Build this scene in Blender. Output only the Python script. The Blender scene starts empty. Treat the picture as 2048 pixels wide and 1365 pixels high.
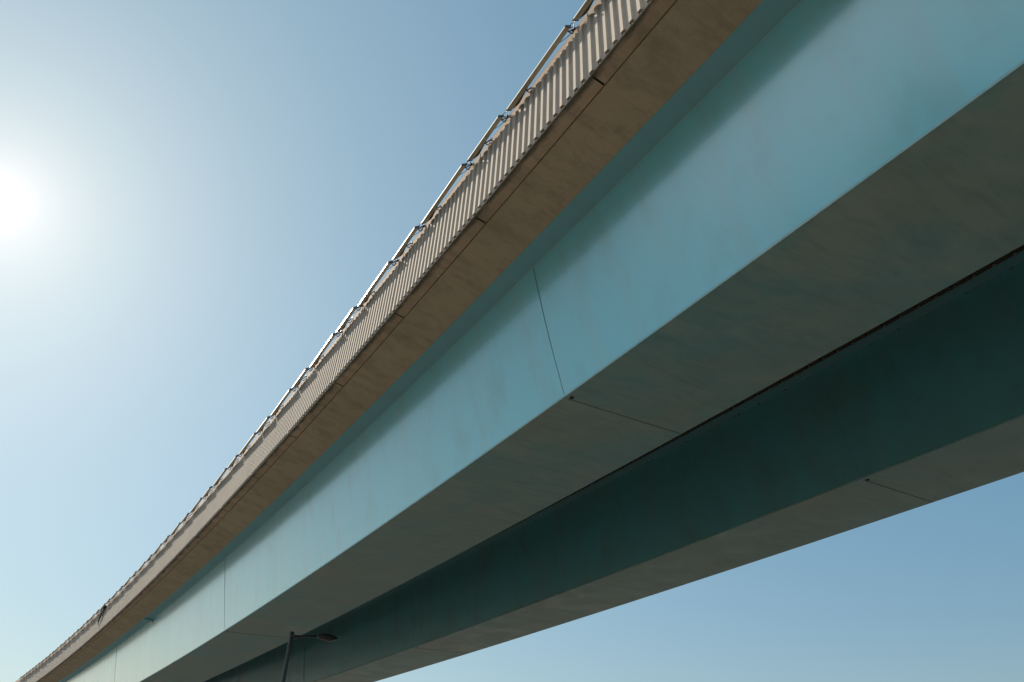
import bpy, bmesh, math, random
from mathutils import Vector, Matrix
R = math.radians
random.seed(7)
scn = bpy.context.scene
COL = scn.collection
EYE = 1.6                       # camera height above the ground

# ------------------------------------------------------------------ camera
F_PX, PITCH, ROLL = 1408.03, R(35.44683), R(0.17675)
fw = Vector((0, math.cos(PITCH), math.sin(PITCH)))
up0 = Vector((0, -math.sin(PITCH), math.cos(PITCH)))
rt0 = Vector((1, 0, 0))
rt = rt0 * math.cos(ROLL) + up0 * math.sin(ROLL)
up = up0 * math.cos(ROLL) - rt0 * math.sin(ROLL)
cd = bpy.data.cameras.new('camera')
cd.sensor_width = 36.0
cd.lens = F_PX / 2048 * 36.0
cd.clip_start = 0.1
cd.clip_end = 12000
cam = bpy.data.objects.new('camera', cd)
m = Matrix((rt, up, -fw)).transposed().to_4x4()
m.translation = Vector((0, 0, EYE))
cam.matrix_world = m
COL.objects.link(cam)
scn.camera = cam

# ------------------------------------------------------------------ sky, sun, exposure
SUN_DIR = Vector((-0.58405, 0.55703, 0.59042)).normalized()
SUN_EL = math.asin(SUN_DIR.z)
SUN_AZ = math.atan2(SUN_DIR.x, SUN_DIR.y)
world = bpy.data.worlds.new('World')
scn.world = world
world.use_nodes = True
wn, wl = world.node_tree.nodes, world.node_tree.links
wn.clear()
sky = wn.new('ShaderNodeTexSky')
sky.sky_type = 'NISHITA'
sky.sun_disc = False
sky.sun_elevation = SUN_EL
sky.sun_rotation = SUN_AZ
sky.altitude = 0
sky.air_density = 1.5
sky.dust_density = 0.3
sky.ozone_density = 1.0
bg = wn.new('ShaderNodeBackground')
bg.inputs['Strength'].default_value = 0.05
wo = wn.new('ShaderNodeOutputWorld')
# hazy summer air: a slightly cyan sky, plus the wide and the narrow aureole of the sun
def vmath(op, a, c):
    n = wn.new('ShaderNodeVectorMath')
    n.operation = op
    wl.new(a, n.inputs[0])
    if isinstance(c, tuple):
        n.inputs[1].default_value = c
    else:
        wl.new(c, n.inputs[1])
    return n.outputs['Value'] if op == 'DOT_PRODUCT' else n.outputs[0]
def smath(op, a, c=0.0):
    n = wn.new('ShaderNodeMath')
    n.operation = op
    wl.new(a, n.inputs[0])
    n.inputs[1].default_value = c
    return n.outputs[0]
tc = wn.new('ShaderNodeTexCoord')
ang = smath('ARCCOSINE', smath('MINIMUM', vmath('DOT_PRODUCT', tc.outputs['Generated'], tuple(SUN_DIR)), 1.0))
def aureole(width, colour):
    e = smath('EXPONENT', smath('MULTIPLY', ang, -1.0 / R(width)))
    n = wn.new('ShaderNodeVectorMath')
    n.operation = 'SCALE'
    n.inputs[0].default_value = colour
    wl.new(e, n.inputs['Scale'])
    return n.outputs[0]
tot = vmath('MULTIPLY', sky.outputs[0], (0.371, 0.349, 0.353))
tot = vmath('ADD', tot, (0.0, 0.746, 1.405))
tot = vmath('ADD', tot, aureole(35, (2.388, 2.336, 1.392)))
tot = vmath('ADD', tot, aureole(2, (3.2, 2.1, 1.95)))
tot = vmath('ADD', tot, aureole(5, (0.45, 0.36, 0.3)))
# made-up white cloud bank added as fill light for the web, in the sky behind the photographer
CLOUD_FILL_DIR = tuple(Vector((-0.40, -0.72, 0.57)).normalized())
mr = wn.new('ShaderNodeMapRange')
mr.interpolation_type = 'SMOOTHSTEP'
mr.inputs['From Min'].default_value = 0.35
mr.inputs['From Max'].default_value = 0.9
wl.new(vmath('DOT_PRODUCT', tc.outputs['Generated'], CLOUD_FILL_DIR), mr.inputs['Value'])
cn = wn.new('ShaderNodeTexNoise')
cn.inputs['Scale'].default_value = 2.2
cn.inputs['Detail'].default_value = 6
wl.new(tc.outputs['Generated'], cn.inputs['Vector'])
cr = wn.new('ShaderNodeMapRange')
cr.interpolation_type = 'SMOOTHSTEP'
cr.inputs['From Min'].default_value = 0.25
cr.inputs['From Max'].default_value = 0.6
wl.new(cn.outputs['Fac'], cr.inputs['Value'])
cm = wn.new('ShaderNodeMath')
cm.operation = 'MULTIPLY'
sz = wn.new('ShaderNodeSeparateXYZ')
wl.new(tc.outputs['Generated'], sz.inputs[0])
me = wn.new('ShaderNodeMapRange')
me.interpolation_type = 'SMOOTHSTEP'
me.inputs['From Min'].default_value = 0.12
me.inputs['From Max'].default_value = 0.45
wl.new(sz.outputs['Z'], me.inputs['Value'])
ce = wn.new('ShaderNodeMath')
ce.operation = 'MULTIPLY'
wl.new(mr.outputs[0], ce.inputs[0])
wl.new(me.outputs[0], ce.inputs[1])
wl.new(ce.outputs[0], cm.inputs[0])
wl.new(cr.outputs[0], cm.inputs[1])
cl = wn.new('ShaderNodeVectorMath')
cl.operation = 'SCALE'
cl.inputs[0].default_value = (8.0, 8.3, 8.8)
wl.new(cm.outputs[0], cl.inputs['Scale'])
tot = vmath('ADD', tot, cl.outputs[0])
wl.new(tot, bg.inputs['Color'])
wl.new(bg.outputs[0], wo.inputs['Surface'])

sd = bpy.data.lights.new('sun', 'SUN')
sd.energy = 5.0
sd.angle = R(0.5)
sd.color = (1.0, 0.90, 0.77)
sun = bpy.data.objects.new('sun', sd)
sun.rotation_euler = (-SUN_DIR).to_track_quat('-Z', 'Y').to_euler()
sun.location = (-60, 60, 60)
COL.objects.link(sun)

scn.view_settings.view_transform = 'Standard'
scn.view_settings.look = 'None'
scn.view_settings.gamma = 1
scn.view_settings.exposure = 1.6

# ------------------------------------------------------------------ bridge alignment (metres along the parapet edge)
PSI, K0, K1 = R(32.1666463), 0.0019605, -1.55e-5
X0, Y0, Z0 = 0.99288, 5.37702, 8.01272 + EYE
G0, V0, V1 = 0.009552, 0.0003638, -8e-7
CF = 0.03322                    # crossfall
S_MIN, S_STEP = -20.0, 0.1
_c = []
def _build_path():
    x = y = 0.0
    n = 1700
    pts = []
    for i in range(n):
        s = S_MIN + i * S_STEP
        pts.append((x, y))
        sm = s + S_STEP / 2
        a = PSI + K0 * sm + K1 * sm * sm / 2
        x -= math.sin(a) * S_STEP
        y += math.cos(a) * S_STEP
    ox, oy = pts[200]
    return [(a - ox, b - oy) for a, b in pts]
_c = _build_path()
def P(s, dx=0.0, dz=0.0):
    """point at station s, dx metres inward from the parapet edge, dz above it"""
    t = (s - S_MIN) / S_STEP
    i = max(0, min(len(_c) - 2, int(t)))
    f = t - i
    x = _c[i][0] + (_c[i + 1][0] - _c[i][0]) * f + X0
    y = _c[i][1] + (_c[i + 1][1] - _c[i][1]) * f + Y0
    a = PSI + K0 * s + K1 * s * s / 2
    z = Z0 + G0 * s + V0 * s * s / 2 + V1 * s ** 3 / 6 + CF * dx + dz
    return Vector((x + math.cos(a) * dx, y + math.sin(a) * dx, z))
def heading(s):
    return PSI + K0 * s + K1 * s * s / 2
def HB(s):                      # change of girder depth along the bridge
    return 0.001044 * s - 5.04e-5 * s * s

# ------------------------------------------------------------------ node helpers
def mat(name, rough=0.7, metallic=0.0):
    m = bpy.data.materials.new(name)
    m.use_nodes = True
    b = m.node_tree.nodes['Principled BSDF']
    b.inputs['Roughness'].default_value = rough
    b.inputs['Metallic'].default_value = metallic
    return m, m.node_tree, b
def N(t, kind, **kw):
    n = t.nodes.new(kind)
    for k, v in kw.items():
        setattr(n, k, v)
    return n
def noise(t, vec, scale, detail=4, rough=0.55, stretch=(1, 1, 1), loc=(0, 0, 0), dist=0.0):
    mp = N(t, 'ShaderNodeMapping')
    mp.inputs['Scale'].default_value = stretch
    mp.inputs['Location'].default_value = loc
    t.links.new(vec, mp.inputs['Vector'])
    n = N(t, 'ShaderNodeTexNoise')
    n.inputs['Scale'].default_value = scale
    n.inputs['Detail'].default_value = detail
    n.inputs['Roughness'].default_value = rough
    n.inputs['Distortion'].default_value = dist
    t.links.new(mp.outputs[0], n.inputs['Vector'])
    return n.outputs['Fac']
def ramp(t, fac, stops):
    r = N(t, 'ShaderNodeValToRGB')
    e = r.color_ramp.elements
    while len(e) < len(stops):
        e.new(0.5)
    for el, (p, c) in zip(e, stops):
        el.position = p
        el.color = (c, c, c, 1) if not isinstance(c, tuple) else (*c, 1)
    t.links.new(fac, r.inputs['Fac'])
    return r.outputs['Color']
def mix(t, fac, a, b, mode='MIX'):
    n = N(t, 'ShaderNodeMix', data_type='RGBA', blend_type=mode)
    for sock, v in ((n.inputs[0], fac), (n.inputs[6], a), (n.inputs[7], b)):
        if isinstance(v, (int, float)):
            sock.default_value = v
        elif isinstance(v, tuple):
            sock.default_value = (*v, 1)
        else:
            t.links.new(v, sock)
    return n.outputs[2]
def bump(t, b, h, strength, dist=0.02):
    n = N(t, 'ShaderNodeBump')
    n.inputs['Strength'].default_value = strength
    n.inputs['Distance'].default_value = dist
    t.links.new(h, n.inputs['Height'])
    t.links.new(n.outputs[0], b.inputs['Normal'])
def uvof(t):
    return N(t, 'ShaderNodeTexCoord').outputs['UV']
def objof(t):
    return N(t, 'ShaderNodeTexCoord').outputs['Object']
def mathn(t, op, a, b=None):
    n = N(t, 'ShaderNodeMath', operation=op)
    for sock, v in ((n.inputs[0], a), (n.inputs[1], b)):
        if v is None:
            continue
        if isinstance(v, (int, float)):
            sock.default_value = v
        else:
            t.links.new(v, sock)
    return n.outputs[0]
def sep(t, vec):
    n = N(t, 'ShaderNodeSeparateXYZ')
    t.links.new(vec, n.inputs[0])
    return n.outputs

M = {}
def make_materials():
    # teal paint on the webs, uv = (metres along, metres down)
    m, t, b = mat('teal_paint', 0.3)
    uv = uvof(t)
    big = noise(t, uv, 0.35, 3, 0.5)
    streak = noise(t, uv, 1.0, 3, 0.55, (2.2, 0.25, 1))
    blot = noise(t, uv, 1.3, 3, 0.5, (1.2, 0.6, 1), (3, 7, 0))
    col = mix(t, big, (0.18, 0.565, 0.685), (0.21, 0.595, 0.695))
    col = mix(t, ramp(t, streak, [(0.48, 0.0), (0.7, 0.5)]), col, (0.25, 0.50, 0.57))
    col = mix(t, ramp(t, blot, [(0.52, 0.0), (0.72, 0.4)]), col, (0.19, 0.38, 0.41))
    t.links.new(col, b.inputs['Base Color'])
    b.inputs['Specular IOR Level'].default_value = 0.5
    b.inputs['Coat Weight'].default_value = 1.0
    b.inputs['Coat Roughness'].default_value = 0.12
    rg = ramp(t, noise(t, uv, 1.0, 2, 0.5, (1.6, 0.3, 1), (1, 2, 0)), [(0.3, 0.17), (0.75, 0.27)])
    t.links.new(rg, b.inputs['Roughness'])
    h = noise(t, uv, 1.0, 2, 0.5, (0.7, 0.3, 1))
    bump(t, b, h, 0.25, 0.03)
    M['teal'] = m
    def rusty_shaded(src):
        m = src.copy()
        m.name = 'shaded_rust_spotted_teal_paint'
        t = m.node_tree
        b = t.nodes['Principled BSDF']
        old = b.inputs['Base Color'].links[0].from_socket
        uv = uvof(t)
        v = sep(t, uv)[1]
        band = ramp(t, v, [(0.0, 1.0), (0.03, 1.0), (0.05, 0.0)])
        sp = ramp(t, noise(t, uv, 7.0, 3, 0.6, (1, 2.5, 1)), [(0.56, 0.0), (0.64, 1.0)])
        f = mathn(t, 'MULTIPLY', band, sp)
        old = mix(t, 1.0, old, (0.48, 0.58, 0.52), 'MULTIPLY')  # rear girder's shade multiplied into the paint colour
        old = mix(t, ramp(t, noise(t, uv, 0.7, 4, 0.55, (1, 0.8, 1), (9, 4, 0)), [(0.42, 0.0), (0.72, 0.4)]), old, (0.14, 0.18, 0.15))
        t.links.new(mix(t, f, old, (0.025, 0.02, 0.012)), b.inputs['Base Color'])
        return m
    M['teal_rust_shade'] = rusty_shaded(M['teal'])
    for src, key, nm in (('teal', 'teal_flange', 'matt_teal_primer'), ('teal_rust_shade', 'teal_rust_shade_flange', 'matt_shaded_rust_spotted_primer')):  # second copy keeps the rear girder's painted-in shade
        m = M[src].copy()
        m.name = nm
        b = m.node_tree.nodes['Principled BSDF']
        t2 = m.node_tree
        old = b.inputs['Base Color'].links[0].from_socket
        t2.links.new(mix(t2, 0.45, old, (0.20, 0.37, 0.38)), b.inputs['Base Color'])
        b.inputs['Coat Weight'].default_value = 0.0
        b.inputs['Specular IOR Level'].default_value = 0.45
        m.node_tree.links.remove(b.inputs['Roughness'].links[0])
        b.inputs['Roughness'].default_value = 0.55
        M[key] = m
    m, t, b = mat('dark_weld', 0.6)
    t.links.new(mix(t, noise(t, objof(t), 4), (0.09, 0.22, 0.25), (0.16, 0.36, 0.40)), b.inputs['Base Color'])
    M['seam'] = m
    m, t, b = mat('grimy_flange_seam', 0.7)
    t.links.new(mix(t, noise(t, objof(t), 4), (0.16, 0.20, 0.175), (0.25, 0.29, 0.25)), b.inputs['Base Color'])
    M['flange_seam'] = m
    # paint of the flange undersides, dirty grey green
    m, t, b = mat('weathered_flange_paint', 0.5)
    uv = uvof(t)
    big = noise(t, uv, 0.4, 4, 0.6, dist=0.6)
    smear = noise(t, uv, 1.0, 6, 0.65, (1.6, 0.8, 1), dist=0.5)
    fine = noise(t, uv, 2.0, 5, 0.7, (3.2, 0.6, 1), dist=0.35)
    col = mix(t, ramp(t, big, [(0.35, 0.0), (0.7, 1.0)]), (0.165, 0.40, 0.425), (0.285, 0.39, 0.34))
    col = mix(t, ramp(t, smear, [(0.44, 0.0), (0.70, 0.65)]), col, (0.39, 0.51, 0.46))
    col = mix(t, ramp(t, fine, [(0.48, 0.0), (0.75, 0.5)]), col, (0.13, 0.24, 0.24))
    t.links.new(col, b.inputs['Base Color'])
    t.links.new(ramp(t, smear, [(0.3, 0.38), (0.7, 0.6)]), b.inputs['Roughness'])
    bump(t, b, noise(t, uv, 0.8, 2, 0.5), 0.15, 0.02)
    M['flange'] = m
    # concrete of the slab soffit
    def concrete(name, c1, c2, dark, moss=None):
        m, t, b = mat(name, 0.9)
        b.inputs['Specular IOR Level'].default_value = 0.25
        uv = uvof(t)
        big = noise(t, uv, 0.55, 5, 0.6, dist=0.4)
        med = noise(t, uv, 2.2, 7, 0.7, (1.3, 0.6, 1), dist=0.3)
        fine = noise(t, uv, 30, 4, 0.6)
        col = mix(t, ramp(t, big, [(0.4, 0.0), (0.62, 1.0)]), c1, c2)
        col = mix(t, ramp(t, med, [(0.46, 0.0), (0.70, 0.7)]), col, dark)
        drip = noise(t, uv, 1.0, 5, 0.7, (9, 0.8, 1), (5, 1, 0))
        col = mix(t, ramp(t, drip, [(0.55, 0.0), (0.75, 0.45)]), col, dark)
        fr = mathn(t, 'FRACT', mathn(t, 'DIVIDE', mathn(t, 'ADD', sep(t, uv)[0], mathn(t, 'MULTIPLY', noise(t, uv, 3.0, 3), 0.06)), 1.5))
        col = mix(t, mathn(t, 'MULTIPLY', ramp(t, fr, [(0.0, 0.6), (0.02, 0.0)]), noise(t, uv, 1.3, 3)), col, dark)
        col = mix(t, ramp(t, fine, [(0.4, 0.0), (0.8, 0.25)]), col, dark)
        if moss:
            v = sep(t, uv)[1]
            edge = mathn(t, 'ADD', mathn(t, 'MULTIPLY', v, 9.0), mathn(t, 'MULTIPLY', mathn(t, 'SUBTRACT', noise(t, uv, 3.0, 5, 0.65, (0.7, 2, 1)), 0.5), 2.2))
            col = mix(t, ramp(t, edge, [(0.1, 0.92), (0.75, 0.0)]), col, moss)
        t.links.new(col, b.inputs['Base Color'])
        bump(t, b, mathn(t, 'ADD', med, mathn(t, 'MULTIPLY', fine, 0.4)), 0.25, 0.01)
        return m
    M['soffit'] = concrete('weathered_soffit_concrete', (0.50, 0.425, 0.305), (0.44, 0.385, 0.27), (0.26, 0.215, 0.145))
    M['beam'] = concrete('mossy_beam_concrete', (0.56, 0.435, 0.31), (0.46, 0.365, 0.25), (0.25, 0.20, 0.145), (0.10, 0.10, 0.07))
    # ribbed parapet concrete, uv = (metres along, metres up)
    m, t, b = mat('ribbed_parapet_concrete', 0.95)
    b.inputs['Specular IOR Level'].default_value = 0.12
    uv = uvof(t)
    big = noise(t, uv, 0.5, 4, 0.6)
    med = noise(t, uv, 4.0, 5, 0.6, (1.5, 0.4, 1))
    col = mix(t, big, (0.29, 0.265, 0.23), (0.365, 0.33, 0.282))
    col = mix(t, ramp(t, med, [(0.5, 0.0), (0.8, 0.4)]), col, (0.17, 0.15, 0.122))
    v = sep(t, uv)[1]
    edge = mathn(t, 'ADD', v, mathn(t, 'MULTIPLY', mathn(t, 'SUBTRACT', noise(t, uv, 5.0, 4, 0.6), 0.5), 0.06))
    col = mix(t, ramp(t, mathn(t, 'DIVIDE', edge, 1.6), [(0.84, 0.0), (0.865, 0.85)]), col, (0.175, 0.125, 0.085))
    t.links.new(col, b.inputs['Base Color'])
    bump(t, b, noise(t, uv, 25, 4, 0.6), 0.15, 0.008)
    M['parapet'] = m
    m, t, b = mat('joint_filler', 0.9)
    t.links.new(mix(t, noise(t, objof(t), 3), (0.012, 0.012, 0.011), (0.03, 0.028, 0.024)), b.inputs['Base Color'])
    M['joint'] = m
    # light fittings
    m, t, b = mat('pale_aluminium', 0.45, 0.25)
    t.links.new(mix(t, noise(t, objof(t), 6), (0.42, 0.42, 0.38), (0.52, 0.515, 0.46)), b.inputs['Base Color'])
    M['alu'] = m
    m, t, b = mat('dusty_lens', 0.35)
    t.links.new(mix(t, noise(t, objof(t), 9), (0.27, 0.265, 0.20), (0.36, 0.35, 0.27)), b.inputs['Base Color'])
    M['lens'] = m
    m, t, b = mat('black_rubber', 0.6)
    t.links.new(mix(t, noise(t, objof(t), 9), (0.012, 0.018, 0.025), (0.025, 0.03, 0.038)), b.inputs['Base Color'])
    M['rubber'] = m
    m, t, b = mat('dark_steel', 0.5, 0.3)
    t.links.new(mix(t, noise(t, objof(t), 7), (0.035, 0.033, 0.03), (0.07, 0.05, 0.038)), b.inputs['Base Color'])
    M['steel'] = m
    m, t, b = mat('lamp_post_paint', 0.35, 0.2)
    t.links.new(mix(t, noise(t, objof(t), 5), (0.022, 0.03, 0.03), (0.035, 0.045, 0.045)), b.inputs['Base Color'])
    M['post'] = m
    m, t, b = mat('lamp_glass', 0.2)
    t.links.new(mix(t, noise(t, objof(t), 5), (0.10, 0.08, 0.06), (0.14, 0.11, 0.08)), b.inputs['Base Color'])
    M['lampglass'] = m
    m, t, b = mat('speck_white', 0.5)
    t.links.new(mix(t, noise(t, objof(t), 5), (0.75, 0.75, 0.72), (0.8, 0.8, 0.78)), b.inputs['Base Color'])
    M['white'] = m
    # ground
    m, t, b = mat('pale_paving', 0.9)
    ob = objof(t)
    col = mix(t, noise(t, ob, 0.08, 6, 0.6), (0.03264, 0.02448, 0.01904), (0.0476, 0.03536, 0.02584))
    col = mix(t, ramp(t, noise(t, ob, 1.5, 6, 0.7), [(0.45, 0.0), (0.8, 0.5)]), col, (0.0204, 0.01768, 0.0136))
    t.links.new(col, b.inputs['Base Color'])
    M['ground'] = m
    m, t, b = mat('hill_blocker_scrub', 0.95)
    t.links.new(mix(t, noise(t, objof(t), 0.3, 6, 0.7), (0.0126, 0.0182, 0.0084), (0.0315, 0.0385, 0.0175)), b.inputs['Base Color'])
    M['hill_blocker'] = m
    m, t, b = mat('brown_decking', 0.85)
    t.links.new(mix(t, noise(t, objof(t), 1.5, 5, 0.7), (0.05, 0.035, 0.026), (0.085, 0.06, 0.045)), b.inputs['Base Color'])
    M['decking'] = m
    m, t, b = mat('concrete_paving', 0.9)
    t.links.new(mix(t, noise(t, objof(t), 0.4, 6, 0.65), (0.0374, 0.0374, 0.02924), (0.0578, 0.05576, 0.04284)), b.inputs['Base Color'])
    M['paving'] = m
    m, t, b = mat('asphalt', 0.9)
    t.links.new(mix(t, noise(t, objof(t), 1.2, 6, 0.7), (0.045, 0.045, 0.045), (0.065, 0.063, 0.06)), b.inputs['Base Color'])
    M['asphalt'] = m
make_materials()

# ------------------------------------------------------------------ mesh helpers
class MB:
    """collects quads with uv, builds ONE mesh object"""
    def __init__(self):
        self.bm = bmesh.new()
        self.uv = self.bm.loops.layers.uv.new('UVMap')
    def face(self, pts, uvs=None):
        f = self.bm.faces.new([self.bm.verts.new(p) for p in pts])
        if uvs:
            for l, u in zip(f.loops, uvs):
                l[self.uv].uv = u
        return f
    def strip(self, prof, stations, offs=None, close=True, vlist=None, caps=True):
        """sweep a closed (dx, dz) outline along the stations; offs(s, i) gives a per point dz"""
        n = len(prof)
        rows = [[P(s, dx, dz + (offs(s, i) if offs else 0)) for i, (dx, dz) in enumerate(prof)] for s in stations]
        if vlist is None:
            vlist = [0.0]
            for a, b in zip(prof, prof[1:] + prof[:1]):
                vlist.append(vlist[-1] + math.hypot(a[0] - b[0], a[1] - b[1]))
        bv = [[self.bm.verts.new(p) for p in r] for r in rows]
        last = n if close else n - 1
        for k in range(len(stations) - 1):
            for i in range(last):
                j = (i + 1) % n
                f = self.bm.faces.new((bv[k][i], bv[k][j], bv[k + 1][j], bv[k + 1][i]))
                for l, u in zip(f.loops, ((stations[k], vlist[i]), (stations[k], vlist[i + 1]), (stations[k + 1], vlist[i + 1]), (stations[k + 1], vlist[i]))):
                    l[self.uv].uv = u
        if close and caps:
            for r in (bv[0], bv[-1]):
                f = self.bm.faces.new(r)
                for l, (dx, dz) in zip(f.loops, prof):
                    l[self.uv].uv = (dx, dz)
        return bv
    def box(self, c, size, mtx=None, uvs=1.0):
        hx, hy, hz = (q / 2 for q in size)
        vs = []
        for x in (-hx, hx):
            for y in (-hy, hy):
                for z in (-hz, hz):
                    p = Vector((x, y, z))
                    if mtx is not None:
                        p = mtx @ p
                    vs.append(self.bm.verts.new(p + Vector(c)))
        for q in ((0, 1, 3, 2), (4, 6, 7, 5), (0, 4, 5, 1), (2, 3, 7, 6), (0, 2, 6, 4), (1, 5, 7, 3)):
            self.bm.faces.new([vs[i] for i in q])
    def hexa(self, p8):
        vs = [self.bm.verts.new(p) for p in p8]
        for q in ((0, 1, 3, 2), (4, 6, 7, 5), (0, 4, 5, 1), (2, 3, 7, 6), (0, 2, 6, 4), (1, 5, 7, 3)):
            self.bm.faces.new([vs[i] for i in q])
    def tube(self, pts, r, seg=8, caps=True):
        pts = [Vector(p) for p in pts]
        rad = r if isinstance(r, (list, tuple)) else [r] * len(pts)
        rows = []
        ref = None
        for i, p in enumerate(pts):
            d = (pts[min(i + 1, len(pts) - 1)] - pts[max(i - 1, 0)]).normalized()
            if ref is None:
                ref = Vector((0, 0, 1)) if abs(d.z) < 0.9 else Vector((1, 0, 0))
            a = d.cross(ref).normalized()
            b = d.cross(a).normalized()
            rows.append([self.bm.verts.new(p + (a * math.cos(2 * math.pi * k / seg) + b * math.sin(2 * math.pi * k / seg)) * rad[i]) for k in range(seg)])
        for u, v in zip(rows, rows[1:]):
            for k in range(seg):
                self.bm.faces.new((u[k], u[(k + 1) % seg], v[(k + 1) % seg], v[k]))
        if caps:
            self.bm.faces.new(rows[0])
            self.bm.faces.new(rows[-1])
    def build(self, name, material, parent=None, smooth=False, bevel=0.0):
        if parent is not None:
            off = parent.matrix_world.translation if parent.parent is None else Vector((0, 0, 0))
        bmesh.ops.recalc_face_normals(self.bm, faces=self.bm.faces)
        if bevel:
            bmesh.ops.bevel(self.bm, geom=list(self.bm.edges), offset=bevel, segments=1, affect='EDGES')
        me = bpy.data.meshes.new(name)
        self.bm.to_mesh(me)
        self.bm.free()
        me.materials.append(material)
        if smooth:
            for p in me.polygons:
                p.use_smooth = True
        o = bpy.data.objects.new(name, me)
        COL.objects.link(o)
        if parent is not None:
            o.parent = parent
        return o
def tag(o, label=None, cat=None, group=None, kind=None):
    for k, v in (('label', label), ('category', cat), ('group', group), ('kind', kind)):
        if v:
            o[k] = v
    return o
def empty(name, loc=(0, 0, 0), rz=0.0):
    o = bpy.data.objects.new(name, None)
    o.location = loc
    o.rotation_euler = (0, 0, rz)
    o.empty_display_size = 0.5
    COL.objects.link(o)
    return o
def children(o):
    return [c for c in COL.objects if c.parent == o]
def frange(a, b, st):
    n = max(1, int(round((b - a) / st)))
    return [a + (b - a) * i / n for i in range(n + 1)]

# ------------------------------------------------------------------ ground
g = MB()
R0 = 6000
pts = [(-R0, -R0, 0), (R0, -R0, 0), (R0, R0, 0), (-R0, R0, 0)]
g.face([Vector(p) for p in pts])
tag(g.build('ground', M['ground']), kind='structure')
# grassy ridge added to block low sky light from the web, behind and to the left of the photographer, wholly outside the frame
hl = MB()
na, nr = 40, 12
rows = []
for i in range(na + 1):
    a = R(94 + 100 * i / na)               # degrees to the left of the viewing direction
    row = []
    for k in range(nr + 1):
        d = 34 + 60 * k / nr
        prof_ = math.sin(math.pi * min(1.0, k / nr)) ** 0.8
        taper = min(1.0, i / 4, (na - i) / 4)
        hgt = (30.0 + 3.0 * math.sin(i * 0.9) + 2.0 * math.sin(i * 2.3 + k)) * prof_ * taper
        row.append(hl.bm.verts.new((-math.sin(a) * d - 2, math.cos(a) * d + 9, hgt - 0.05)))
    rows.append(row)
for u, v in zip(rows, rows[1:]):
    for k in range(nr):
        hl.bm.faces.new((u[k], u[k + 1], v[k + 1], v[k]))
tag(hl.build('hill_blocker', M['hill_blocker'], smooth=True), kind='structure')
rd = MB()
bv = rd.strip([(2.0, 0), (11.5, 0)], frange(-18, 140, 2), close=False)
for row in bv:
    for v in row:
        v.co.z = 0.004
tag(rd.build('road', M['asphalt']), kind='structure')
yd = MB()
bv = yd.strip([(13.0, 0), (75.0, 0)], frange(-18, 140, 2), close=False)
for row in bv:
    for v in row:
        v.co.z = 0.006
tag(yd.build('pavement', M['paving']), kind='structure')

# ------------------------------------------------------------------ the bridge
S0, S1, PAN, RIBS = -15.0, 129.0, 3.0, 19
bridge = tag(empty('road_bridge', (0, 0, 0)),
             'long teal steel box girder road bridge with ribbed concrete parapet crossing the sky overhead', 'bridge')
ST = frange(S0, S1, 0.5)
# -- parapet panels: ribbed concrete, one part each
def panel(a):
    mb = MB()
    gap = 0.014
    lo, hi = a + gap, a + PAN - gap
    T = 1.5655
    ax = 0.0766 / T
    def q(s, d, z):            # d = depth in front of (-) or behind (+) the valley plane
        return P(s, ax * z + d, z)
    ZB, ZT = 0.035, 1.345       # rib bottom and top
    D = 0.034
    pitch = (hi - lo) / RIBS
    def f(ptsz):
        mb.face([q(*p) for p in ptsz], [(p[0], p[2]) for p in ptsz])
    for k in range(RIBS):
        v0 = lo + k * pitch
        r0 = v0 + pitch * 0.50      # side slope begins
        r1 = v0 + pitch * 0.60      # front begins
        r2 = v0 + pitch * 0.94      # front ends
        r3 = v0 + pitch             # back at the valley
        last = k == RIBS - 1
        zb = 0.0 if last else ZB
        if last:
            r2 = r3
        # valley strip
        f([(v0, 0, 0), (r0, 0, 0), (r0, 0, T), (v0, 0, T)])
        # lip under and wall above the rib
        if not last:
            f([(r0, 0, 0), (r3, 0, 0), (r3, 0, zb), (r0, 0, zb)])
        f([(r0, 0, ZT + 0.04), (r3, 0, ZT + 0.04), (r3, 0, T), (r0, 0, T)])
        # rib sides and front
        f([(r0, 0, zb), (r1, -D, zb), (r1, -D, ZT), (r0, 0, ZT + 0.04)])
        f([(r1, -D, zb), (r2, -D, zb), (r2, -D, ZT), (r1, -D, ZT)])
        f([(r2, -D, zb), (r3, 0, zb), (r3, 0, ZT + 0.04), (r2, -D, ZT)])
        # rib ends
        f([(r0, 0, zb), (r3, 0, zb), (r2, -D, zb), (r1, -D, zb)])
        f([(r0, 0, ZT + 0.04), (r1, -D, ZT), (r2, -D, ZT), (r3, 0, ZT + 0.04)])
    B = 0.018
    f([(lo, 0, 0), (hi, 0, 0), (hi, B, 0), (lo, B, 0)])
    f([(lo, 0, T), (hi, 0, T), (hi, 0.2, T), (lo, 0.2, T)])
    f([(lo, B, 0), (hi, B, 0), (hi, 0.2, T), (lo, 0.2, T)])
    f([(lo, 0, 0), (lo, B, 0), (lo, 0.2, T), (lo, 0, T)])
    f([(hi, 0, 0), (hi, B, 0), (hi, 0.2, T), (hi, 0, T)])
    bmesh.ops.remove_doubles(mb.bm, verts=list(mb.bm.verts), dist=0.0005)
    return mb.build('parapet_panel', M['parapet'], bridge)
NP0, NP1 = -3, 26
for j in range(NP0, NP1):
    panel(j * PAN)
rest = MB()
rest.strip([(0, 0), (0.055, 0), (0.2, 1.5655), (0.0766, 1.5655)], frange(NP1 * PAN, S1, 1.0))
rest.build('parapet_panel', M['parapet'], bridge)
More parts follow.
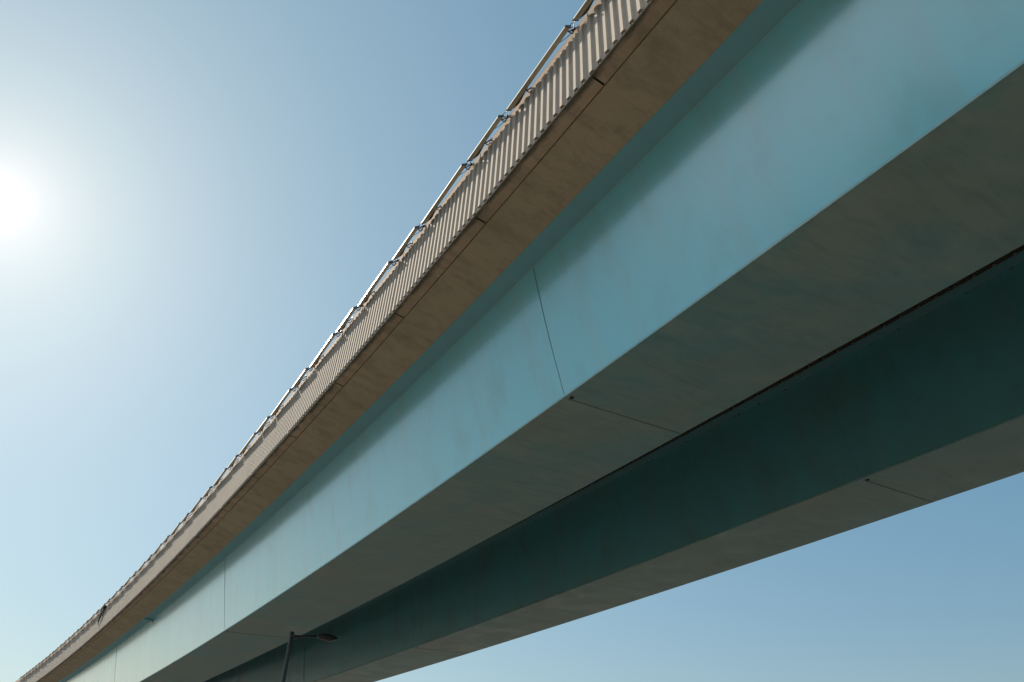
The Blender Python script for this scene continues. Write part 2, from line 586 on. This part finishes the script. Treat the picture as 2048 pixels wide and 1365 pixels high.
# -- edge beam in lengths with open joints
for j in range(NP0, NP1):
    mb = MB()
    a = j * PAN
    mb.strip([(0.021, 0.001), (0.224, -0.035), (0.224, 0.26), (0.058, 0.26)], frange(a + 0.016, a + PAN - 0.016, 0.5),
             vlist=[0.0, 0.20, 0.5, 0.7, 0.9])
    mb.build('edge_beam', M['beam'], bridge)
mb = MB()
mb.strip([(0.08, 0.03), (0.235, 0.03), (0.235, 0.25), (0.08, 0.25)], ST)
mb.build('joint_filler', M['joint'], bridge)
# -- deck slab
mb = MB()
WR = 12.84                      # right edge of the deck
mb.strip([(0.240, -0.052), (0.9625, -0.245), (0.98, -0.245), (5.10, -0.245), (5.10, -0.22), (8.05, -0.22), (8.05, -0.245), (11.87, -0.245), (WR - 0.24, -0.052),
          (WR - 0.24, 0.28), (0.240, 0.28)], ST)
mb.build('deck_slab', M['soffit'], bridge)
# transverse planks of the slab between the girders, with dark gaps
mb = MB()
st = []
k = S0
while k < 75:
    st += [k, k + 0.27, k + 0.275, k + 0.335]
    k += 0.34
deep = {}
for i, q in enumerate(st):
    deep[q] = -0.262 if i % 4 < 2 else -0.225
mb.strip([(5.11, 0), (8.04, 0)], st, offs=lambda q, i: deep[q], close=False)
mb.build('slab_planks', M['decking'], bridge)
# right hand parapet
mb = MB()
mb.strip([(WR - 0.22, -0.035), (WR, 0.0), (WR, 0.29), (WR - 0.06, 1.55), (WR - 0.2, 1.55), (WR - 0.22, 0.285)], ST)
mb.build('far_parapet', M['parapet'], bridge)
mb = MB()
mb.strip([(0.24, 0.282), (WR - 0.22, 0.282), (WR - 0.22, 0.34), (0.24, 0.34)], ST)
mb.build('carriageway', M['asphalt'], bridge)

# -- box girders
ZF = -2.660
ZTOP = -0.292
def girder(xl, xr, label):
    """xl, xr: edges of the bottom flange"""
    root = MB()
    tw = 0.332 if xl > 6 else 0.533
    tl, tr = xl - tw + 0.022, xr + tw - 0.022
    lip = 0.024
    # bottom flange plate
    root.strip([(xl, ZF), (xr, ZF), (xr, ZF + 0.03), (xl, ZF + 0.03)], ST, offs=lambda s, i: HB(s), vlist=[0, xr - xl, xr - xl + .03, 2 * (xr - xl) + .03, 2 * (xr - xl) + .06])
    bf = root.build('bottom_flange', M['flange'], bridge, bevel=0)
    bf['label'] = label + ' underside'
    for (b0, t0, sg) in ((xl + lip, tl, 1), (xr - lip, tr, -1)):
        mb = MB()
        mb.strip([(t0, ZTOP + 0.02), (b0, ZF + 0.031), (b0 + sg * 0.02, ZF + 0.031), (t0 + sg * 0.02, ZTOP + 0.02)], ST,
                 offs=lambda s, i: HB(s) if i in (1, 2) else 0)
        w = mb.build('web', M['teal_rust_shade'] if xl > 6 else M['teal'], bridge)
        w['label'] = 'smooth sloping teal web plate'
    for (e0, e1) in ((tl - 0.25 if xl > 6 else tl - 0.347, tl + 0.1), (tr - 0.1, tr + 0.34)):
        mb = MB()
        mb.strip([(e0, ZTOP + 0.02), (e1, ZTOP), (e1, ZTOP + 0.05), (e0, ZTOP + 0.05)], ST)
        mb.build('top_flange', M['teal_rust_shade_flange'] if xl > 6 else M['teal_flange'], bridge)
    return tl, tr
g1 = girder(1.821, 4.236, 'front girder')
g2 = girder(8.610, 11.030, 'rear girder')

# seams, splices
def web_pt(xl, tl, s, t, out=0.0):
    """t = 0 top .. 1 bottom on the left web, out = metres proud of it"""
    a = P(s, tl, ZTOP + 0.0)
    b = P(s, xl + 0.024, ZF + 0.031 + HB(s))
    p = a.lerp(b, t)
    h = heading(s)
    nrm = Vector((-math.cos(h), -math.sin(h), 0)) * 0.977 + Vector((0, 0, -0.213))
    return p + nrm * out
def web_strip(name, xl, tl, s, w, t0, t1, out, material, slant=0.0, wob=0.0):
    mb = MB()
    n = 12
    rows = []
    for i in range(n + 1):
        t = t0 + (t1 - t0) * i / n
        sc = s + slant * (1 - t) + wob * math.sin(math.pi * t)
        rows.append([web_pt(xl, tl, sc - w / 2, t, -0.004), web_pt(xl, tl, sc - w / 2, t, out), web_pt(xl, tl, sc + w / 2, t, out), web_pt(xl, tl, sc + w / 2, t, -0.004)])
    bv = [[mb.bm.verts.new(p) for p in r] for r in rows]
    for a, b in zip(bv, bv[1:]):
        for i in range(4):
            mb.bm.faces.new((a[i], a[(i + 1) % 4], b[(i + 1) % 4], b[i]))
    mb.bm.faces.new(bv[0]); mb.bm.faces.new(bv[-1])
    return mb.build(name, material, bridge)
def flange_strip(name, xa, xb, s, w, out, material):
    mb = MB()
    z = ZF - out
    prof = [(xa, z), (xb, z), (xb, ZF + 0.002), (xa, ZF + 0.002)]
    mb.strip(prof, [s - w / 2, s + w / 2], offs=lambda ss, i: HB(ss))
    return mb.build(name, material, bridge)
XL1, XL2, TL1, TL2 = 1.821, 8.610, g1[0], g2[0]
for s in (-10.0, 3.27, 22.0, 41.0):
    web_strip('weld_seam', XL1, TL1, s, 0.009, 0.01, 0.985, 0.004, M['seam'], wob=0.03)
    flange_strip('flange_seam', XL1 + 0.08, 4.21, s, 0.016, 0.005, M['flange_seam'])
for s in (-14.0, 2.94, 21.42, 40.0):
    web_strip('weld_seam', XL2, TL2, s, 0.012, 0.01, 0.985, 0.004, M['teal_rust_shade'], wob=0.03)
    flange_strip('flange_seam', XL2 + 0.08, 11.0, s, 0.016, 0.005, M['flange_seam'])
# fillet weld under the front girder's top flange
mb = MB()
mb.strip([(TL1 - 0.012, ZTOP + 0.001), (TL1 + 0.006, ZTOP - 0.012), (TL1 + 0.03, ZTOP + 0.001)], ST)
mb.build('fillet_weld', M['teal_flange'], bridge)
# gusset between top flange and web, far along
mb = MB()
mb.strip([(TL1 - 0.33, ZTOP + 0.019), (TL1 + 0.02, ZTOP - 0.02), (TL1 + 0.05, ZTOP - 0.16), (TL1 - 0.05, ZTOP - 0.09), (TL1 - 0.33, ZTOP - 0.05)], [33.1, 33.13])
mb.build('gusset_plate', M['teal_flange'], bridge)
# bolted splice strips on the rear web
for s_, w_ in ((32.44, 0.16), (42.35, 0.5)):
    o = web_strip('splice_plate', XL2, TL2, s_, w_, 0.3, 0.98, 0.010, M['teal_rust_shade'])
    for i in range(14):
        for side in (-0.3, 0.3):
            c = web_pt(XL2, TL2, s_ + side * w_, 0.33 + 0.62 * i / 13, 0.012)
            nrm = web_pt(XL2, TL2, s_ + side * w_, 0.33 + 0.62 * i / 13, 0.03)
            mb = MB()
            mb.tube([c, nrm], 0.016, 6)
            mb.build('bolt', M['teal_rust_shade'], o)
# drain holes beside the seams, a dark short pipe end each
def spout(x, s):
    mb = MB()
    c = P(s, x, ZF + HB(s))
    mb.tube([c + Vector((0, 0, 0.01)), c + Vector((0, 0, -0.012))], 0.032, 12)
    mb.build('drain_hole', M['joint'], bridge)
for x, s in ((XL1 + 0.10, 3.20), (XL2 + 0.13, 2.89), (XL1 + 0.1, 21.93), (XL2 + 0.12, 21.37)):
    spout(x, s)

def speck(q):  # small white disc on the girder underside
    mb = MB()
    mb.tube([q + Vector((0, 0, 0.005)), q + Vector((0, 0, -0.008))], 0.011, 8)
    mb.build('white_speck', M['white'], bridge)
def at_soffit(px, py, s):
    """where the sight line through a pixel meets the underside of the front girder near station s"""
    d = fw * F_PX + rt * (px - 1024) - up * (py - 682.5)
    z = P(s, 3.2, ZF + HB(s)).z
    o = Vector((0, 0, EYE))
    for _ in range(3):
        q = o + d * ((z - EYE) / d.z)
        z = Z0 + G0 * s + V0 * s * s / 2 + V1 * s ** 3 / 6 + CF * 3.0 + ZF + HB(s)
    return q
speck(at_soffit(1773, 354, 0.0))
speck(at_soffit(535, 1220, 19.0))
# ------------------------------------------------------------------ light bars along the parapet top
def light_bar(L, name):
    """local frame: x = across (outward is -x), y = along the bridge, z = up; origin on the wall top"""
    root = empty(name)
    w, h, k = 0.100, 0.040, 0.80     # k: the fitting leans, its wall side higher
    x0, z0 = -0.205, -0.175         # outer top edge relative to the wall top corner
    cx, cz = x0 + w / 2, z0 - h / 2
    def lean(mb):
        for v in mb.bm.verts:
            v.co.z += k * (v.co.x - x0)
        return mb
    mb = MB()
    mb.box((cx, L / 2, cz), (w, L, h))
    lean(mb).build('housing', M['alu'], root, bevel=0.004)
    mb = MB()
    mb.box((cx + 0.003, L / 2, cz - h / 2 - 0.003), (w - 0.014, L - 0.03, 0.008))
    lean(mb).build('lens', M['lens'], root)
    for y in (-0.006, L + 0.006):
        mb = MB()
        mb.box((cx, y, cz), (w + 0.006, 0.014, h + 0.008))
        lean(mb).build('end_cap', M['steel'], root)
    # driver: a wedge that hangs on the inner side near the far end
    yb = L - 0.50
    mb = MB()
    xi = x0 + w
    cz += k * w
    zt, zb = cz + h / 2 - 0.004, cz - h / 2 - 0.004
    prof = [(yb, 0.002), (yb + 0.18, 0.018), (yb + 0.30, 0.036), (yb + 0.36, 0.034), (L - 0.03, 0.004)]
    top = [Vector((xi + d, y, zt)) for y, d in prof] + [Vector((xi - 0.01, L - 0.03, zt)), Vector((xi - 0.01, yb, zt))]
    bot = [p + Vector((0, 0, zb - zt)) for p in top]
    vt = [mb.bm.verts.new(p) for p in top]
    vb = [mb.bm.verts.new(p) for p in bot]
    mb.bm.faces.new(vt); mb.bm.faces.new(vb)
    for i in range(len(vt)):
        j = (i + 1) % len(vt)
        mb.bm.faces.new((vt[i], vt[j], vb[j], vb[i]))
    mb.build('driver_box', M['steel'], root)
    # brackets
    for y in (0.07, L - 0.42):
        mb = MB()
        mb.tube([(xi - 0.02, y, cz - 0.005), (xi + 0.05, y - 0.012, cz - 0.04), (-0.04, y - 0.02, -0.16), (-0.012, y - 0.02, -0.08)], 0.009, 6)
        mb.tube([(xi - 0.02, y + 0.02, cz + 0.015), (-0.06, y + 0.012, -0.075), (-0.018, y + 0.004, -0.004), (0.03, y, 0.012)], 0.011, 6)
        mb.box((0.03, y - 0.005, 0.008), (0.09, 0.07, 0.014))
        mb.build('bracket', M['steel'], root)
    # cables: loops at the near end, a strand to the previous fitting, a tail back along the bar
    for a, r in (([(xi - 0.02, 0.02, cz), (xi + 0.01, -0.03, cz + 0.06), (xi + 0.06, -0.01, cz + 0.085), (-0.025, 0.035, -0.05), (-0.012, 0.06, -0.03)], 0.0055),
                 ([(xi - 0.01, 0.04, cz - 0.01), (xi + 0.035, 0.0, cz + 0.02), (-0.04, 0.02, -0.06), (-0.014, 0.06, -0.06)], 0.0055),
                 ([(-0.014, 0.05, -0.05), (-0.05, 0.14, -0.11), (xi - 0.005, 0.32, cz + 0.005)], 0.005),
                 ([(cx + 0.015, -0.165, cz), (xi + 0.0, -0.12, cz + 0.005), (xi + 0.03, -0.05, cz + 0.04), (-0.02, 0.03, -0.05)], 0.005)):
        mb = MB()
        mb.tube(smooth(a), r, 6)
        mb.build('cable', M['rubber'], root)
    return root
def smooth(pts, n=5):
    pts = [Vector(p) for p in pts]
    out = []
    for i in range(len(pts) - 1):
        p0, p1, p2, p3 = pts[max(i - 1, 0)], pts[i], pts[i + 1], pts[min(i + 2, len(pts) - 1)]
        for k in range(n):
            t = k / n
            out.append(0.5 * ((2 * p1) + (p2 - p0) * t + (2 * p0 - 5 * p1 + 4 * p2 - p3) * t * t + (3 * p1 - p0 - 3 * p2 + p3) * t ** 3))
    out.append(pts[-1])
    return out
def copy_tree(o, parent=None):
    c = o.copy()
    COL.objects.link(c)
    if parent is not None:
        c.parent = parent
    for ch in children(o):
        copy_tree(ch, c)
    return c
ORD = ['first', 'second', 'third', 'fourth', 'fifth', 'sixth', 'seventh', 'eighth', 'ninth', 'tenth', 'eleventh', 'twelfth', 'thirteenth',
       'fourteenth', 'fifteenth', 'sixteenth', 'seventeenth', 'eighteenth', 'nineteenth', 'twentieth', 'twenty-first', 'twenty-second',
       'twenty-third', 'twenty-fourth', 'twenty-fifth', 'twenty-sixth', 'twenty-seventh', 'twenty-eighth', 'twenty-ninth', 'thirtieth',
       'thirty-first', 'thirty-second', 'thirty-third', 'thirty-fourth', 'thirty-fifth', 'thirty-sixth', 'thirty-seventh', 'thirty-eighth', 'thirty-ninth', 'fortieth', 'forty-first', 'forty-second',
       'forty-third', 'forty-fourth', 'forty-fifth', 'forty-sixth', 'forty-seventh', 'forty-eighth', 'forty-ninth']
LONG, SHORT = 1.63, 1.035
protoL = light_bar(LONG, 'light_bar')
protoS = light_bar(SHORT, 'light_bar')
usedL = usedS = False
idx = 0
for j in range(-1, 24):
    for kind, y0, L in (('long', 0.255, LONG), ('short', 2.07, SHORT)):
        s = j * PAN + y0
        if s < -1.2:
            continue
        if kind == 'long':
            o = protoL if not usedL else copy_tree(protoL)
            usedL = True
        else:
            o = protoS if not usedS else copy_tree(protoS)
            usedS = True
        p = P(s, 0.062, 1.5655)
        p2 = P(s + L, 0.062, 1.5655)
        d = p2 - p
        yaw = math.atan2(-d.x, d.y) - 0.028 + random.uniform(-0.006, 0.006)
        o.location = p + Vector((0, 0, random.uniform(-0.004, 0.004)))
        o.rotation_euler = (math.atan2(d.z, math.hypot(d.x, d.y)), 0, yaw)
        n = ORD[idx]
        idx += 1
        tag(o, '%s pale grey light bar on the parapet top, %s down from the photo top' % (kind, n), 'light bar',
            'light bars along the bridge parapet')

# ------------------------------------------------------------------ street lamp under the bridge
def street_lamp():
    base = Vector((-6.44, 21.83, 0))
    root = empty('street_lamp', base)
    H = 5.0 + EYE
    mb = MB()
    mb.tube([(0, 0, 0), (0, 0, 1.1), (0, 0, 1.12), (0, 0, H - 0.05)], [0.11, 0.11, 0.082, 0.058], 14)
    mb.tube([(0, 0, H - 0.06), (0, 0, H + 0.02)], [0.066, 0.066], 14)
    mb.build('pole', M['post'], root, smooth=False)
    mb = MB()
    a = Vector((0.03, 0, H - 0.11))
    e = Vector((0.72, 0.10, H - 0.08))
    mb.tube([a, a.lerp(e, 0.15), a.lerp(e, 0.5) + Vector((0, 0, .01)), e], [0.07, 0.042, 0.026, 0.024], 10)
    mb.build('arm', M['post'], root, smooth=True)
    # cobra head: an elongated, flattened shell
    mb = MB()
    ax = Vector((0.985, 0.14, -0.09)).normalized()
    side = ax.cross(Vector((0, 0, 1))).normalized()
    upv = side.cross(ax).normalized()
    prof = [(0.0, 0.026, 0.024), (0.05, 0.065, 0.075), (0.14, 0.11, 0.115), (0.30, 0.13, 0.12), (0.46, 0.115, 0.09), (0.58, 0.07, 0.045), (0.64, 0.015, 0.008)]
    rows = []
    for (l, w, h) in prof:
        c = e + ax * l
        ring = []
        for k in range(16):
            an = 2 * math.pi * k / 16
            hh = h * math.sin(an)
            if hh < 0:
                hh *= 0.55
            ring.append(mb.bm.verts.new(c + side * (w * math.cos(an)) + upv * hh))
        rows.append(ring)
    for u, v in zip(rows, rows[1:]):
        for k in range(16):
            mb.bm.faces.new((u[k], u[(k + 1) % 16], v[(k + 1) % 16], v[k]))
    mb.bm.faces.new(rows[0]); mb.bm.faces.new(rows[-1])
    head = mb.build('lamp_head', M['post'], root, smooth=True)
    mb = MB()
    c = e + ax * 0.34 - upv * 0.045
    rows = []
    for q in range(5):
        ph = q / 4 * math.pi / 2
        rows.append([mb.bm.verts.new(c + ax * (0.17 * math.cos(ph) * math.cos(2 * math.pi * k / 16)) + side * (0.075 * math.cos(ph) * math.sin(2 * math.pi * k / 16)) - upv * (0.045 * math.sin(ph) )) for k in range(16)])
    for u, v in zip(rows, rows[1:]):
        for k in range(16):
            mb.bm.faces.new((u[k], u[(k + 1) % 16], v[(k + 1) % 16], v[k]))
    ln = mb.build('lens', M['lampglass'], head, smooth=True)
    tag(root, 'dark street lamp with a single short arm standing under the bridge', 'street lamp')
street_lamp()

# ------------------------------------------------------------------ dark tuft hanging over the parapet, far along
tf = MB()
base = P(39.8, 0.0, 1.22)
hh = heading(39.8)
al = Vector((-math.sin(hh), math.cos(hh), 0))
ou = Vector((-math.cos(hh), -math.sin(hh), 0))
for i in range(26):
    a0 = random.uniform(-0.35, 0.35)
    ln = random.uniform(0.5, 1.15) * (1 - abs(a0) * 1.2)
    p0 = base + al * a0 - ou * 0.05 + Vector((0, 0, 0.1))
    pts_ = [p0, p0 + ou * 0.12 + Vector((0, 0, 0.0)), p0 + ou * 0.13 - Vector((0, 0, ln * 0.5)) - al * a0 * 0.4, p0 + ou * 0.12 - Vector((0, 0, ln)) - al * a0 * 0.75]
    tf.tube(smooth(pts_, 3), [0.026] * 9 + [0.006], 5)
m, t, b = mat('dry_stems', 0.9)
t.links.new(mix(t, noise(t, objof(t), 3), (0.03, 0.035, 0.025), (0.07, 0.07, 0.045)), b.inputs['Base Color'])
tag(tf.build('hanging_plant', m), 'dark wispy plant hanging over the far end of the ribbed parapet', 'plant')
